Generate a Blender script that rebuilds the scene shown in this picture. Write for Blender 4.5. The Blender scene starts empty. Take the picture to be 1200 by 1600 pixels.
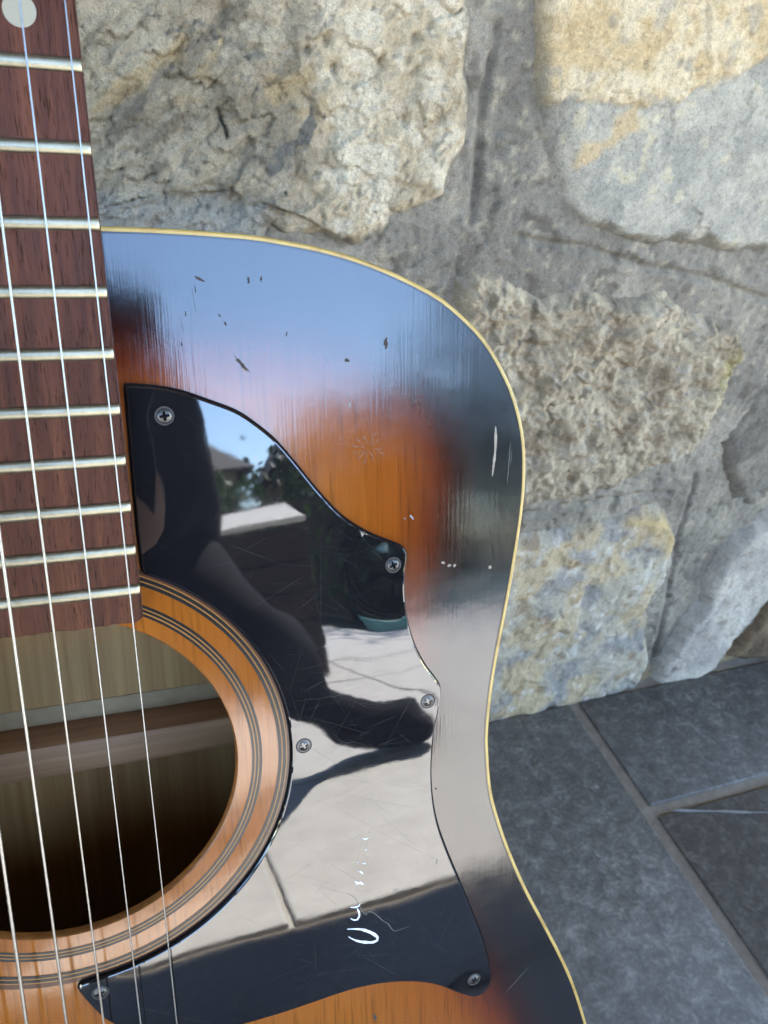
import bpy, bmesh, math, random
import numpy as np
from mathutils import Vector, Matrix, geometry
R = math.radians
sc = bpy.context.scene
COL = sc.collection

# ------------------------------------------------------------------ camera, sky, sun, exposure
cam_data = bpy.data.cameras.new('camera')
cam = bpy.data.objects.new('camera', cam_data); COL.objects.link(cam)
right = Vector((0.9503976, -0.3054861, 0.0585027)); down = Vector((-0.1202741, -0.5344047, -0.8366276)); fwd = Vector((0.2868422, 0.7880925, -0.5446390))
cm = Matrix((right, -down, -fwd)).transposed().to_4x4(); cm.translation = (0, 0, 0.5456)
cam.matrix_world = cm
cam_data.lens = 27; cam_data.sensor_width = 36; cam_data.sensor_fit = 'AUTO'
cam_data.clip_start = 0.01; cam_data.clip_end = 500
cam_data.dof.use_dof = True; cam_data.dof.focus_distance = 0.245; cam_data.dof.aperture_fstop = 27
sc.camera = cam

to_sun = Vector((0.60, -0.75, 1.19)).normalized()
world = bpy.data.worlds.new('World'); sc.world = world; world.use_nodes = True
wn = world.node_tree.nodes; wl = world.node_tree.links
sky = wn.new('ShaderNodeTexSky'); sky.sky_type = 'NISHITA'; sky.sun_disc = False
sky.sun_elevation = math.asin(to_sun.z); sky.sun_rotation = math.atan2(to_sun.x, to_sun.y)
sky.air_density = 1.0; sky.dust_density = 0.15; sky.ozone_density = 3.0
wl.new(sky.outputs[0], wn['Background'].inputs[0]); wn['Background'].inputs[1].default_value = 0.13
sun = bpy.data.lights.new('sun', 'SUN'); sun.energy = 3.9; sun.angle = R(0.5); sun.color = (1, 0.96, 0.9)
so = bpy.data.objects.new('sun', sun); COL.objects.link(so); so.rotation_euler = to_sun.to_track_quat('Z', 'Y').to_euler(); so.location = (-3, -2, 5)
vs = sc.view_settings; vs.view_transform = 'Standard'; vs.look = 'None'; vs.gamma = 1; vs.use_curve_mapping = False
vs.exposure = 3.88
sc.render.engine = 'CYCLES'
sc.cycles.max_bounces = 10; sc.cycles.diffuse_bounces = 5; sc.cycles.glossy_bounces = 5

# ------------------------------------------------------------------ helpers
def lin(r, g, b, k=1.0):
    f = lambda c: (c/255/12.92 if c/255 <= 0.04045 else ((c/255+0.055)/1.055)**2.4)*k*.80
    return (f(r)*1.09, f(g), f(b)*.84)

def mat(name, color=(.5, .5, .5), rough=.5, ior=1.5, metal=0.0):
    m = bpy.data.materials.new(name); m.use_nodes = True
    b = m.node_tree.nodes['Principled BSDF']
    b.inputs['Base Color'].default_value = (*color[:3], 1)
    b.inputs['Roughness'].default_value = rough; b.inputs['IOR'].default_value = ior; b.inputs['Metallic'].default_value = metal
    return m, m.node_tree.nodes, m.node_tree.links, b

def node(nt, t, **kw):
    n = nt.new(t)
    for k, v in kw.items():
        if k.startswith('i_'): n.inputs[k[2:].replace('_', ' ')].default_value = v
        else: setattr(n, k, v)
    return n

def coords(nt, lk, scale=(1, 1, 1), rot=(0, 0, 0)):
    tc = nt.new('ShaderNodeTexCoord'); mp = nt.new('ShaderNodeMapping')
    mp.inputs['Scale'].default_value = scale; mp.inputs['Rotation'].default_value = rot
    lk.new(tc.outputs['Object'], mp.inputs['Vector']); return mp.outputs['Vector']

def noise(nt, lk, vec, scale, detail=4, rough=.55, dist=0.0):
    n = nt.new('ShaderNodeTexNoise'); n.inputs['Scale'].default_value = scale; n.inputs['Detail'].default_value = detail
    n.inputs['Roughness'].default_value = rough; n.inputs['Distortion'].default_value = dist
    lk.new(vec, n.inputs['Vector']); return n.outputs['Fac']

def ramp(nt, lk, fac, stops, interp='LINEAR'):
    r = nt.new('ShaderNodeValToRGB'); cr = r.color_ramp; cr.interpolation = interp
    while len(cr.elements) < len(stops): cr.elements.new(0.5)
    for e, (p, c) in zip(cr.elements, stops):
        e.position = p; e.color = (c, c, c, 1) if isinstance(c, (int, float)) else (*c[:3], 1)
    lk.new(fac, r.inputs['Fac']); return r.outputs['Color']

def mix(nt, lk, a, b, fac, mode='MIX'):
    m = nt.new('ShaderNodeMix'); m.data_type = 'RGBA'; m.blend_type = mode; m.clamp_factor = True
    for sock, v in ((m.inputs[0], fac), (m.inputs[6], a), (m.inputs[7], b)):
        if isinstance(v, bpy.types.NodeSocket): lk.new(v, sock)
        elif isinstance(v, (int, float)): sock.default_value = v
        else: sock.default_value = (*v[:3], 1)
    return m.outputs[2]

def bump(nt, lk, h, dist, strength=1.0, normal=None):
    b = nt.new('ShaderNodeBump'); b.inputs['Distance'].default_value = dist; b.inputs['Strength'].default_value = strength
    lk.new(h, b.inputs['Height'])
    if normal is not None: lk.new(normal, b.inputs['Normal'])
    return b.outputs['Normal']

def math_n(nt, lk, op, a, b=None):
    m = nt.new('ShaderNodeMath'); m.operation = op
    for i, v in enumerate((a, b)):
        if v is None: continue
        if isinstance(v, (int, float)): m.inputs[i].default_value = v
        else: lk.new(v, m.inputs[i])
    return m.outputs[0]

def obj(name, me, m=None, parent=None, smooth=True, sharp=None):
    o = bpy.data.objects.new(name, me); COL.objects.link(o)
    if m is not None and not me.materials: me.materials.append(m)
    if parent is not None: o.parent = parent
    if smooth: me.shade_smooth()
    if sharp: me.set_sharp_from_angle(angle=R(sharp))
    return o

def tag(o, label=None, cat=None, group=None, kind=None):
    for k, v in (('label', label), ('category', cat), ('group', group), ('kind', kind)):
        if v: o[k] = v
    return o

def pyd(name, v, f):
    me = bpy.data.meshes.new(name); me.from_pydata([tuple(map(float, p)) for p in v], [], [tuple(map(int, q)) for q in f]); me.update(); return me

def bm_mesh(name, bm):
    me = bpy.data.meshes.new(name); bmesh.ops.recalc_face_normals(bm, faces=bm.faces); bm.to_mesh(me); bm.free(); return me

def box(bm, x0, x1, y0, y1, z0, z1, bev=0.0, seg=2):
    r = bmesh.ops.create_cube(bm, size=1)
    for v in r['verts']:
        v.co = Vector(((x0+x1)/2+v.co.x*(x1-x0), (y0+y1)/2+v.co.y*(y1-y0), (z0+z1)/2+v.co.z*(z1-z0)))
    if bev:
        es = list({e for v in r['verts'] for e in v.link_edges})
        bmesh.ops.bevel(bm, geom=es, offset=bev, segments=seg, affect='EDGES', profile=.5)

def tube(bm, pts, rad, seg=8, cap=True):
    pts = [Vector(p) for p in pts]; rings = []
    for i, p in enumerate(pts):
        t = (pts[min(i+1, len(pts)-1)]-pts[max(i-1, 0)]).normalized()
        a = t.orthogonal().normalized() if abs(t.z) > .9 else t.cross(Vector((0, 0, 1))).normalized()
        b = t.cross(a); r = rad[i] if hasattr(rad, '__len__') else rad
        rings.append([bm.verts.new(p+(a*math.cos(k*2*math.pi/seg)+b*math.sin(k*2*math.pi/seg))*r) for k in range(seg)])
    for A, B in zip(rings, rings[1:]):
        for k in range(seg): bm.faces.new((A[k], A[(k+1) % seg], B[(k+1) % seg], B[k]))
    if cap: bm.faces.new(rings[0][::-1]); bm.faces.new(rings[-1])

def catmull(P, step, closed=False):
    P = np.array(P, float); n = len(P); out = []
    rng = range(n if closed else n-1)
    for i in rng:
        if closed: a, b, c, d = P[(i-1) % n], P[i], P[(i+1) % n], P[(i+2) % n]
        else: a, b, c, d = P[max(i-1, 0)], P[i], P[i+1], P[min(i+2, n-1)]
        k = max(1, int(np.linalg.norm(c-b)/step))
        for j in range(k):
            t = j/k
            out.append(.5*((2*b)+(-a+c)*t+(2*a-5*b+4*c-d)*t*t+(-a+3*b-3*c+d)*t**3))
    if not closed: out.append(P[-1])
    return np.array(out)

def offset_loop(P, d):           # closed loop, positive d moves to the inside
    P = np.asarray(P); t = np.roll(P, -1, 0)-np.roll(P, 1, 0); t /= np.linalg.norm(t, axis=1)[:, None]+1e-12
    area = .5*np.sum(P[:, 0]*np.roll(P[:, 1], -1)-np.roll(P[:, 0], -1)*P[:, 1])
    n = np.stack([-t[:, 1], t[:, 0]], 1)*(1 if area > 0 else -1)
    return P+n*d

def seg_dist(X, Y, poly, closed=True):
    d = np.full(X.shape, 1e9); P = np.asarray(poly, float)
    idx = range(len(P)) if closed else range(len(P)-1)
    for i in idx:
        a, b = P[i], P[(i+1) % len(P)]; e = b-a; L = e@e+1e-18
        t = np.clip(((X-a[0])*e[0]+(Y-a[1])*e[1])/L, 0, 1)
        d = np.minimum(d, np.hypot(X-a[0]-t*e[0], Y-a[1]-t*e[1]))
    return d

def inside(X, Y, poly):
    P = np.asarray(poly, float); r = np.zeros(X.shape, bool)
    for i in range(len(P)):
        a, b = P[i], P[(i+1) % len(P)]
        if a[1] == b[1]: continue
        c = ((a[1] > Y) != (b[1] > Y)) & (X < (b[0]-a[0])*(Y-a[1])/(b[1]-a[1])+a[0]); r ^= c
    return r

def sdf(X, Y, poly): d = seg_dist(X, Y, poly); return np.where(inside(X, Y, poly), d, -d)

_tab = np.random.RandomState(7).rand(64, 256, 256)
def vn(x, y, seed):
    xi = np.floor(x).astype(int); yi = np.floor(y).astype(int); fx = x-xi; fy = y-yi
    fx = fx*fx*fx*(fx*(fx*6-15)+10); fy = fy*fy*fy*(fy*(fy*6-15)+10); T = _tab[seed % 64]
    g = lambda a, b: T[(xi+a) % 256, (yi+b) % 256]
    return (g(0, 0)*(1-fx)+g(1, 0)*fx)*(1-fy)+(g(0, 1)*(1-fx)+g(1, 1)*fx)*fy
def fbm(x, y, s, o=5, seed=0, gain=.5):      # s = feature size; result about -1..1
    r = 0; a = 1; tot = 0
    for k in range(o):
        c, q = math.cos(k*1.1), math.sin(k*1.1)
        r = r+a*(vn((x*c-y*q)/s+17.3*k+90, (x*q+y*c)/s+5.1*k+90, seed+k)*2-1); tot += a; a *= gain; s /= 2.03
    return r/tot*1.6
def facet(x, y, s, seed, tilt=.5):      # chipped planes: nearest jittered cell, each with its own height and slope
    rr = np.random.RandomState(seed); J = rr.rand(5, 128, 128); x = x/s+300; y = y/s+300; xi = np.floor(x).astype(int); yi = np.floor(y).astype(int)
    best = np.full(x.shape, 9e9); out = np.zeros(x.shape)
    for a in (-1, 0, 1):
        for b in (-1, 0, 1):
            i, j = (xi+a) % 128, (yi+b) % 128; cx, cy = xi+a+J[0, i, j], yi+b+J[1, i, j]; d = (x-cx)**2+(y-cy)**2
            h = (J[2, i, j]-.5)*1.2+(x-cx)*(J[3, i, j]-.5)*2*tilt+(y-cy)*(J[4, i, j]-.5)*2*tilt
            m = d < best; out = np.where(m, h, out); best = np.where(m, d, best)
    return out
def wf(X, Z, s, seed, tilt=.5, w=.35):     # the same with warped coordinates
    return facet(X+fbm(X, Z, s*.8, 3, seed)*s*w, Z+fbm(X, Z, s*.8, 3, seed+5)*s*w, s, seed, tilt)
def ss(a, b, x): t = np.clip((x-a)/(b-a), 0, 1); return t*t*(3-2*t)
def lerp(a, b, t): return np.asarray(a)*(1-t[..., None])+np.asarray(b)*t[..., None]

def height_mesh(name, V, mask, colors=None):
    ny, nx = mask.shape; idx = np.full(mask.shape, -1)
    q = mask[:-1, :-1] & mask[1:, :-1] & mask[:-1, 1:] & mask[1:, 1:]
    use = np.zeros(mask.shape, bool); use[:-1, :-1] |= q; use[1:, :-1] |= q; use[:-1, 1:] |= q; use[1:, 1:] |= q
    idx[use] = np.arange(use.sum()); vv = V[use]
    fa = np.stack([idx[:-1, :-1][q], idx[:-1, 1:][q], idx[1:, 1:][q], idx[1:, :-1][q]], 1)
    me = bpy.data.meshes.new(name)
    me.vertices.add(len(vv)); me.vertices.foreach_set('co', vv.astype(np.float32).ravel())
    me.loops.add(fa.size); me.loops.foreach_set('vertex_index', fa.astype(np.int32).ravel())
    me.polygons.add(len(fa)); me.polygons.foreach_set('loop_start', np.arange(0, fa.size, 4, dtype=np.int32))
    me.update(calc_edges=True)
    if colors is not None:
        a = me.color_attributes.new('Col', 'FLOAT_COLOR', 'POINT'); c = np.ones((len(vv), 4), np.float32); c[:, :3] = colors[use]
        a.data.foreach_set('color', c.ravel())
    return me

# ------------------------------------------------------------------ materials of the setting
def stone_mat(name, bump_k=1.0):
    m, n, l, b = mat(name, rough=.88, ior=1.4)
    at = node(n, 'ShaderNodeAttribute', attribute_name='Col'); v = coords(n, l)
    f1 = noise(n, l, v, 300, 8, .7); f2 = noise(n, l, v, 1100, 4, .65)
    c = mix(n, l, at.outputs['Color'], ramp(n, l, f1, [(.30, .50), (.46, .95), (.56, 1.05), (.72, 1.4)]), .75, 'MULTIPLY')
    c = mix(n, l, c, ramp(n, l, f2, [(.34, .55), (.5, 1.0), (.66, 1.4)]), .55, 'MULTIPLY')
    l.new(c, b.inputs['Base Color'])
    nb = bump(n, l, f1, .0022*bump_k, .8); nb = bump(n, l, f2, .0009*bump_k, .8, nb); l.new(nb, b.inputs['Normal'])
    return m
M_stone = stone_mat('rubble_stone'); M_mortar = stone_mat('grey_mortar', .8)

def slate_mat():
    m, n, l, b = mat('slate', rough=.5, ior=1.45); v = coords(n, l); oi = n.new('ShaderNodeObjectInfo')
    f1 = noise(n, l, v, 7, 6, .6); f2 = noise(n, l, v, 75, 8, .7, .4); f3 = noise(n, l, v, 300, 6, .7)
    c = ramp(n, l, f1, [(.25, (.078, .069, .059)), (.5, (.103, .092, .079)), (.75, (.132, .119, .102))])
    c = mix(n, l, c, ramp(n, l, f2, [(.30, .60), (.5, .95), (.62, 1.4), (.74, 2.1)]), 1.0, 'MULTIPLY')
    c = mix(n, l, c, ramp(n, l, f3, [(.32, .72), (.5, 1.0), (.6, 1.15), (.72, 1.7)]), 1.0, 'MULTIPLY')
    l.new(c, b.inputs['Base Color']); l.new(ramp(n, l, f2, [(.3, .42), (.7, .68)]), b.inputs['Roughness'])
    l.new(bump(n, l, f2, .0015, .6), b.inputs['Normal']); return m
M_slate = slate_mat()

def rough_mat(name, c0, c1, scale, rough=.85, bd=.002):
    m, n, l, b = mat(name, rough=rough); v = coords(n, l); f = noise(n, l, v, scale, 6, .65)
    l.new(ramp(n, l, f, [(.3, c0), (.7, c1)]), b.inputs['Base Color']); l.new(bump(n, l, f, bd, .6), b.inputs['Normal']); return m
M_grout = rough_mat('tan_grout', (.17, .135, .095), (.25, .205, .15), 160)
M_pave = rough_mat('pale_paving', (.42, .405, .38), (.54, .525, .495), 14, .8)
M_pjoint = rough_mat('paving_joint', (.40, .38, .34), (.48, .45, .41), 60)
M_vein = rough_mat('calcite_vein', (.17, .16, .145), (.26, .25, .23), 300)

# ------------------------------------------------------------------ stone wall (face near y = 0.44, in millimetres along x and z)
DW = 0.44
POLY = dict(
 A=[[-95,566],[50,583],[152,587],[186,569],[191,537],[191,510],[194,489],[184,474],[182,462],[167,453],[155,446],[148,437],[133,431],[119,432],[110,439],[93,441],[84,444],[73,426],[20,421],[-29,422],[-90,430]],
 B=[[223,572],[229,538],[233,511],[237,490],[246,471],[260,449],[277,439],[324,432],[377,425],[432,421],[510,416],[529,460],[500,590],[279,592]],
 C=[[198,408],[208,413],[236,404],[261,395],[286,400],[315,394],[356,393],[382,379],[424,372],[437,351],[437,320],[433,299],[424,271],[404,256],[377,244],[355,238],[309,235],[276,231],[243,235],[225,287],[197,357]],
 D=[[214,210],[278,203],[316,200],[362,209],[405,213],[427,183],[434,154],[432,133],[424,101],[438,54],[448,18],[437,-14],[375,-15],[332,-14],[290,-14],[237,-12],[216,139]],
 E=[[546,213],[526,192],[493,159],[485,131],[485,101],[471,63],[461,23],[456,-9],[496,-14],[530,2],[546,47],[569,88],[584,144]],
 F=[[544,8],[561,40],[579,74],[608,125],[689,7],[610,-12]],
 G=[[449,264],[467,318],[500,352],[614,306],[586,226],[519,218],[484,206]])
CREASE = [[[204,545],[203,516],[203,484],[203,442]],[[236,434],[278,427],[329,416],[384,404],[447,386],[560,372]],[[270,222],[340,225],[414,224]],[[434,240],[438,168],[447,108],[456,16]]]

def grid(x0, x1, z0, z1, res):
    xs = np.arange(x0, x1+res, res); zs = np.arange(z0, z1+res, res); return np.meshgrid(xs, zs)
def wall_verts(X, Z, h): return np.stack([X/1000, DW-h/1000, Z/1000], -1)

X, Z = grid(-140, 760, -20, 640, 1.7)
h = fbm(X, Z, 60, 4, 3)*1.8+fbm(X, Z, 9, 4, 11, .6)*.9+wf(X, Z, 5, 14)*.8+wf(X, Z, 28, 15, .3)*1.4-1.5
pit = ss(.5, .85, fbm(X, Z, 6, 3, 21)); h -= pit*1.6
for cr in CREASE:
    d = seg_dist(X+fbm(X, Z, 18, 3, 5)*1.5, Z+fbm(X, Z, 18, 3, 6)*1.5, cr, False); h -= 3.6*np.exp(-(d/2.0)**2); h += .9*np.exp(-((d-5)/3)**2)
tone = fbm(X, Z, 45, 5, 31)
c = lerp(lin(130, 125, 118, .8), lin(162, 156, 146, .8), ss(-.7, .7, tone)); c = lerp(c, lin(96, 90, 82, .8), ss(.35, .9, fbm(X, Z, 12, 4, 41))*.7)
c = lerp(c, lin(176, 168, 150, .8), ss(.55, .95, fbm(X, Z, 7, 3, 51))*.7)
c = lerp(c, lin(150, 134, 108, .8), ss(22, 4, Z+fbm(X, Z, 14, 3, 8)*6)*.9)
me = height_mesh('stone_wall', wall_verts(X, Z, h), np.ones(X.shape, bool), c)
wall = obj('stone_wall', me, M_mortar)
tag(wall, 'rough wall of tan and grey rubble stones in grey mortar behind the guitar', 'wall')
for (x0, x1, z0, z1) in ((-2200, -140, -20, 2320), (760, 3200, -20, 2320), (-140, 760, 640, 2320)):
    gx, gz = grid(x0, x1, z0, z1, 20); gh = fbm(gx, gz, 120, 4, 3)*2-1; k = np.broadcast_to(lin(130, 126, 118, .8), gx.shape+(3,))
    p_ = obj('mortar', height_mesh('mortar', wall_verts(gx, gz, gh), np.ones(gx.shape, bool), np.array(k)), M_mortar, wall)

def stone(poly, res, top, hfun, cfun, seed, label=None, edge=9, wob=3.5):
    P = np.array(poly, float); X, Z = grid(P[:, 0].min()-8, P[:, 0].max()+8, P[:, 1].min()-8, P[:, 1].max()+8, res)
    s = sdf(X+fbm(X, Z, 22, 4, seed)*wob, Z+fbm(X, Z, 22, 4, seed+9)*wob, P)
    h = -3+(top+3)*ss(-2, edge, s)**.8-9*ss(0, -7, s)+hfun(X, Z, s)*ss(-3, 8, s)
    o = obj('stone', height_mesh('stone', wall_verts(X, Z, h), s > -7, cfun(X, Z, s, h)), M_stone, wall)
    if label: o['label'] = label
    return o

def hA(X, Z, s):
    a = (X*.77+Z*.64); b = (-X*.64+Z*.77)
    left = 1-ss(75, 105, X+fbm(X, Z, 25, 4, 2)*12)
    st = fbm(a*.35, b, 17, 5, 14)*3.4*left+fbm(X, Z, 13, 5, 16, .6)*1.6
    st += fbm(X, Z, 30, 5, 18)*3.0*(1-left)+wf(X, Z, 9, 3)*2.2*(1-left)+wf((X*.77+Z*.64)*.6, -X*.64+Z*.77, 8, 4)*2.8*left+wf(X, Z, 3.6, 5)*1.0+wf(X, Z, 26, 12, .35)*3.4
    lob = seg_dist(X, Z, [[-10,451],[24,460],[50,464],[74,457],[86,440]], False)*np.where(Z < 462-.004*(X-40)**2, -1, 1)
    st -= 5*ss(2, -4, lob+fbm(X, Z, 10, 3, 4)*2)
    for hx, hz, r in ((110,533,2.6),(139,525,2.2),(154,498,2.2),(156,535,2.4),(114,520,2.5),(100,528,2),(163,541,2)):
        st -= 5*np.exp(-(((X-hx)/r)**2+((Z-hz)/(r*1.3))**2))
    st -= 5*np.exp(-(seg_dist(X+fbm(X, Z, 5, 2, 1), Z, [[54,501],[57,494],[59,488]], False)/.55)**2)
    return st
def cA(X, Z, s, h):
    w = fbm(X, Z, 20, 5, 24)
    c = lerp(lin(150, 140, 124, .8), lin(178, 168, 150, .8), ss(-.6, .6, w))
    c = lerp(c, lin(112, 104, 94, .8), ss(.15, .75, fbm((X*.77+Z*.64)*.3, -X*.64+Z*.77, 11, 5, 26))*.75)
    rt = ss(80, 112, X+w*14); c = lerp(c, lerp(lin(196, 182, 158, .8), lin(222, 212, 194, .8), ss(-.5, .6, fbm(X, Z, 12, 5, 28))), rt)
    c = lerp(c, lin(160, 160, 158, .8), ss(466, 455, Z+w*4)*(1-ss(70, 90, X))*.8)
    for sg, r in (([[-2,500],[17,512],[42,529]], 4), ([[47,515],[59,528]], 3.2), ([[34,505],[45,505]], 2.2), ([[85,510],[99,516]], 7), ([[96,500],[108,506]], 4)):
        d = seg_dist(X+fbm(X, Z, 8, 3, 7)*2.5, Z+fbm(X, Z, 8, 3, 8)*2.5, sg, False); c = lerp(c, lin(178, 157, 122, .8), ss(r+1, r-3, d+fbm(X, Z, 4, 3, 9)*1.5)*.7)
    d = seg_dist(X+fbm(X, Z, 7, 3, 17)*4, Z+fbm(X, Z, 7, 3, 18)*4, [[79,472],[88,483],[97,489],[105,498]], False); c = lerp(c, lin(112, 110, 106, .8), ss(5, 3.6, d))
    d = seg_dist(X, Z, [[54,501],[57,494],[59,488]], False); c = lerp(c, lin(60, 55, 48, .8), ss(1.0, .3, d)*.8)
    return lerp(c, lin(120, 116, 110, .8), ss(5, -1, s+w*5)*.8)
stone(POLY['A'], 1.0, 9, hA, cA, 1, 'large grey and beige stone with slanting tan streaks and small holes')

BE = [[215,511],[285,511],[303,508],[344,521],[385,538],[426,555],[540,600]]
def bB(X, Z):
    zb = np.interp(X, [p[0] for p in BE], [p[1] for p in BE]); return Z-zb+fbm(X, Z, 12, 4, 33)*3
def hB(X, Z, s):
    t = bB(X, Z); f = seg_dist(X, Z, [[237,500],[262,470],[275,440]], False)
    return wf(X, Z, 4, 9)*np.where(t > 0, 1.0, .25)+wf(X, Z, 30, 10, .3)*1.8+3.2*ss(-3, 3, t)+fbm(X, Z, 50, 4, 34)*2+fbm(X, Z, 7, 4, 35, .6)*np.where(t > 0, 1.3, .5)-5*ss(280, 245, X+.5*(Z-470))*ss(2, -6, t)
def cB(X, Z, s, h):
    t = bB(X, Z); w = fbm(X, Z, 14, 5, 36)
    tan = lerp(lin(206, 184, 146, .8), lin(222, 207, 180, .8), ss(-.5, .6, w)); tan = lerp(tan, lin(170, 165, 155, .8), ss(.3, .8, fbm(X, Z, 9, 4, 37))*.6)
    gry = lerp(lin(160, 158, 152, .8), lin(186, 182, 172, .8), ss(-.6, .6, w)); gry = lerp(gry, lin(206, 196, 170, .8), ss(.55, .9, fbm(X, Z, 10, 4, 38))*.7)
    c = lerp(gry, tan, ss(-2, 2, t)); d = seg_dist(X+w*3, Z+w*2, [[270,482],[284,490],[297,502]], False)
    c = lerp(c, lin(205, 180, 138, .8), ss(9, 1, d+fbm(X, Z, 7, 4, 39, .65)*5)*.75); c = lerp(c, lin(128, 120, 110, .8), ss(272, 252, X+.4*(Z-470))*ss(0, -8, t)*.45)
    return lerp(c, lin(130, 126, 118, .8), ss(7, 0, s+w*4)*.6)
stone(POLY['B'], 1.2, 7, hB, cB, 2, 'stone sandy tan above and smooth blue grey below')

def hC(X, Z, s): return fbm(X, Z, 34, 6, 43, .62)*6+fbm(X, Z, 9, 4, 44, .6)*2.2-1.6*ss(.1, .7, np.abs(fbm(X, Z, 14, 3, 45)))+wf(X, Z, 14, 6)*5.0+wf(X, Z, 6, 7)*2.1+wf(X, Z, 3.2, 8)*.9
def cC(X, Z, s, h):
    w = fbm(X, Z, 16, 5, 46, .6); c = lerp(lin(164, 151, 132, .8), lin(202, 190, 168, .8), ss(-.8, .8, w))
    c = lerp(c, lin(128, 104, 80, .8), ss(.2, .9, fbm(X, Z, 7, 5, 47, .65))*.5); c = lerp(c, lin(190, 184, 174, .8), ss(.4, .85, fbm(X, Z, 11, 4, 48))*.6)
    c = lerp(c, lin(176, 166, 108, .8), np.exp(-((X-424)/8)**2-((Z-335)/18)**2)*.7)
    return lerp(c, lin(140, 133, 122, .8), ss(6, -1, s+w*5)*.7)
stone(POLY['C'], 1.2, 9, hC, cC, 3, 'coarsely chipped tan stone beside the upper bout of the guitar')

def hD(X, Z, s):
    d = np.hypot((X-392)/22, (Z-172)/14); return wf(X, Z, 22, 11, .4)*2.4+wf(X, Z, 7, 13)*.9+fbm(X, Z, 40, 5, 53)*3.0+fbm(X, Z, 10, 4, 54)*1-4.0*np.exp(-d**2)+2.5*np.exp(-(((X-352)/22)**2+((Z-172)/16)**2))
def cD(X, Z, s, h):
    w = fbm(X, Z, 22, 5, 55); c = lerp(lin(156, 155, 154, .8), lin(190, 184, 170, .8), ss(-.5, .4, w))
    c = lerp(c, lin(198, 180, 146, .8), ss(.0, .5, fbm(X, Z, 26, 5, 56))*.75); c = lerp(c, lin(218, 216, 214, .8), ss(.4, .8, fbm(X, Z, 9, 4, 57))*.6)
    c = lerp(c, lin(140, 108, 70, .8), ss(.55, .85, fbm(X, Z, 13, 4, 58))*.5); c = lerp(c, lin(212, 186, 130, .8), np.exp(-(seg_dist(X, Z, [[375,205],[412,200],[425,165]], False)/7)**2)*.7)
    return lerp(c, lin(140, 138, 136, .8), ss(5, -1, s+w*5)*.6)
stone(POLY['D'], 1.6, 9, hD, cD, 4, 'mottled yellow and blue grey stone standing on the floor')
def mk(a, b, dk, amp, sd):
    return (lambda X, Z, s: wf(X, Z, 30, sd, .4)*amp*.7+fbm(X, Z, 40, 5, sd)*amp+fbm(X, Z, 9, 3, sd+1)*.7,
            lambda X, Z, s, h: lerp(lerp(lin(*a, .8), lin(*b, .8), ss(-.6, .6, fbm(X, Z, 24, 5, sd+2))), lin(*dk, .8), ss(.45, .8, fbm(X, Z, 9, 4, sd+3))*.6))
hE, cE = mk((176, 172, 168), (202, 197, 190), (140, 130, 120), 2, 12); stone(POLY['E'], 1.8, 12, hE, cE, 5, 'smooth pale grey slanting stone')
hE, cE = mk((92, 76, 58), (130, 110, 88), (70, 56, 44), 3, 22); stone(POLY['F'], 2, 8, hE, cE, 6, 'brown corner stone')
hE, cE = mk((112, 108, 102), (138, 132, 124), (92, 86, 80), 3, 32); stone(POLY['G'], 2, 5, hE, cE, 7)
rs = random.Random(5); TONES = [((150, 140, 124), (190, 178, 156), (120, 108, 94)), ((160, 160, 160), (188, 184, 178), (140, 132, 122)), ((190, 170, 132), (214, 198, 166), (150, 130, 100)), ((120, 110, 98), (160, 148, 130), (96, 84, 72))]
for (x0, x1, z0, z1) in ((-1500, 182, 0, 400), (-1500, -108, 425, 1500), (-100, 540, 612, 1500), (560, 2200, 380, 1500), (705, 2200, 0, 370)):
    z = z0
    while z < z1-90:
        hh = min(rs.uniform(150, 260), z1-z); x = x0
        while x < x1-90:
            ww = min(rs.uniform(170, 380), x1-x); g = 9
            j = lambda a: rs.uniform(-a, a)
            P = [(x+g, z+g+14), (x+g+16, z+g), (x+ww*.5, z+g+j(8)), (x+ww-g-18, z+g), (x+ww-g, z+g+20), (x+ww-g+j(8), z+hh*.55), (x+ww-g-j(6), z+hh-g-18), (x+ww-g-20, z+hh-g), (x+ww*.45, z+hh-g+j(8)), (x+g+18, z+hh-g), (x+g, z+hh-g-18), (x+g+j(8), z+hh*.5)]
            a, b, dk = rs.choice(TONES); hE, cE = mk(a, b, dk, 4, rs.randrange(60)); stone(P, 7, 9, hE, cE, rs.randrange(50), edge=16); x += ww
        z += hh

# ------------------------------------------------------------------ slate floor near the wall, pale terrace beyond
bm = bmesh.new(); box(bm, -2.2, 3.2, -.52, .47, -.05, -.003); floor = obj('floor', bm_mesh('floor', bm), M_grout, smooth=False); tag(floor, kind='structure')
random.seed(3)
def tile(x0, x1, y0, y1):
    bm = bmesh.new(); g = .0055; box(bm, x0+g, x1-g, y0+g, y1-g, -.02, random.uniform(-.0004, .0004), .0016); return obj('tile', bm_mesh('tile', bm), M_slate, floor, sharp=50)
XJ = [.364+.6*k for k in range(-4, 5)]
for i in range(len(XJ)-1):
    ys = [.434, .304, -.096, -.515] if i % 2 == 0 else [.434, .104, -.296, -.515]
    for a, b in zip(ys, ys[1:]): tile(XJ[i], XJ[i+1], b, a)
bm = bmesh.new(); vp = catmull([(.384, .299), (.419, .2885), (.462, .2755), (.52, .262), (.60, .251)], .01)
pr = None
for i, (x, y) in enumerate(vp):
    w = .0011*(1+.5*math.sin(i*1.7)); a = bm.verts.new((x, y-w, .0012)); b = bm.verts.new((x, y+w, .0012))
    if pr: bm.faces.new((pr[0], a, b, pr[1]))
    pr = (a, b)
obj('calcite_vein', bm_mesh('calcite_vein', bm), M_vein, floor)

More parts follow.
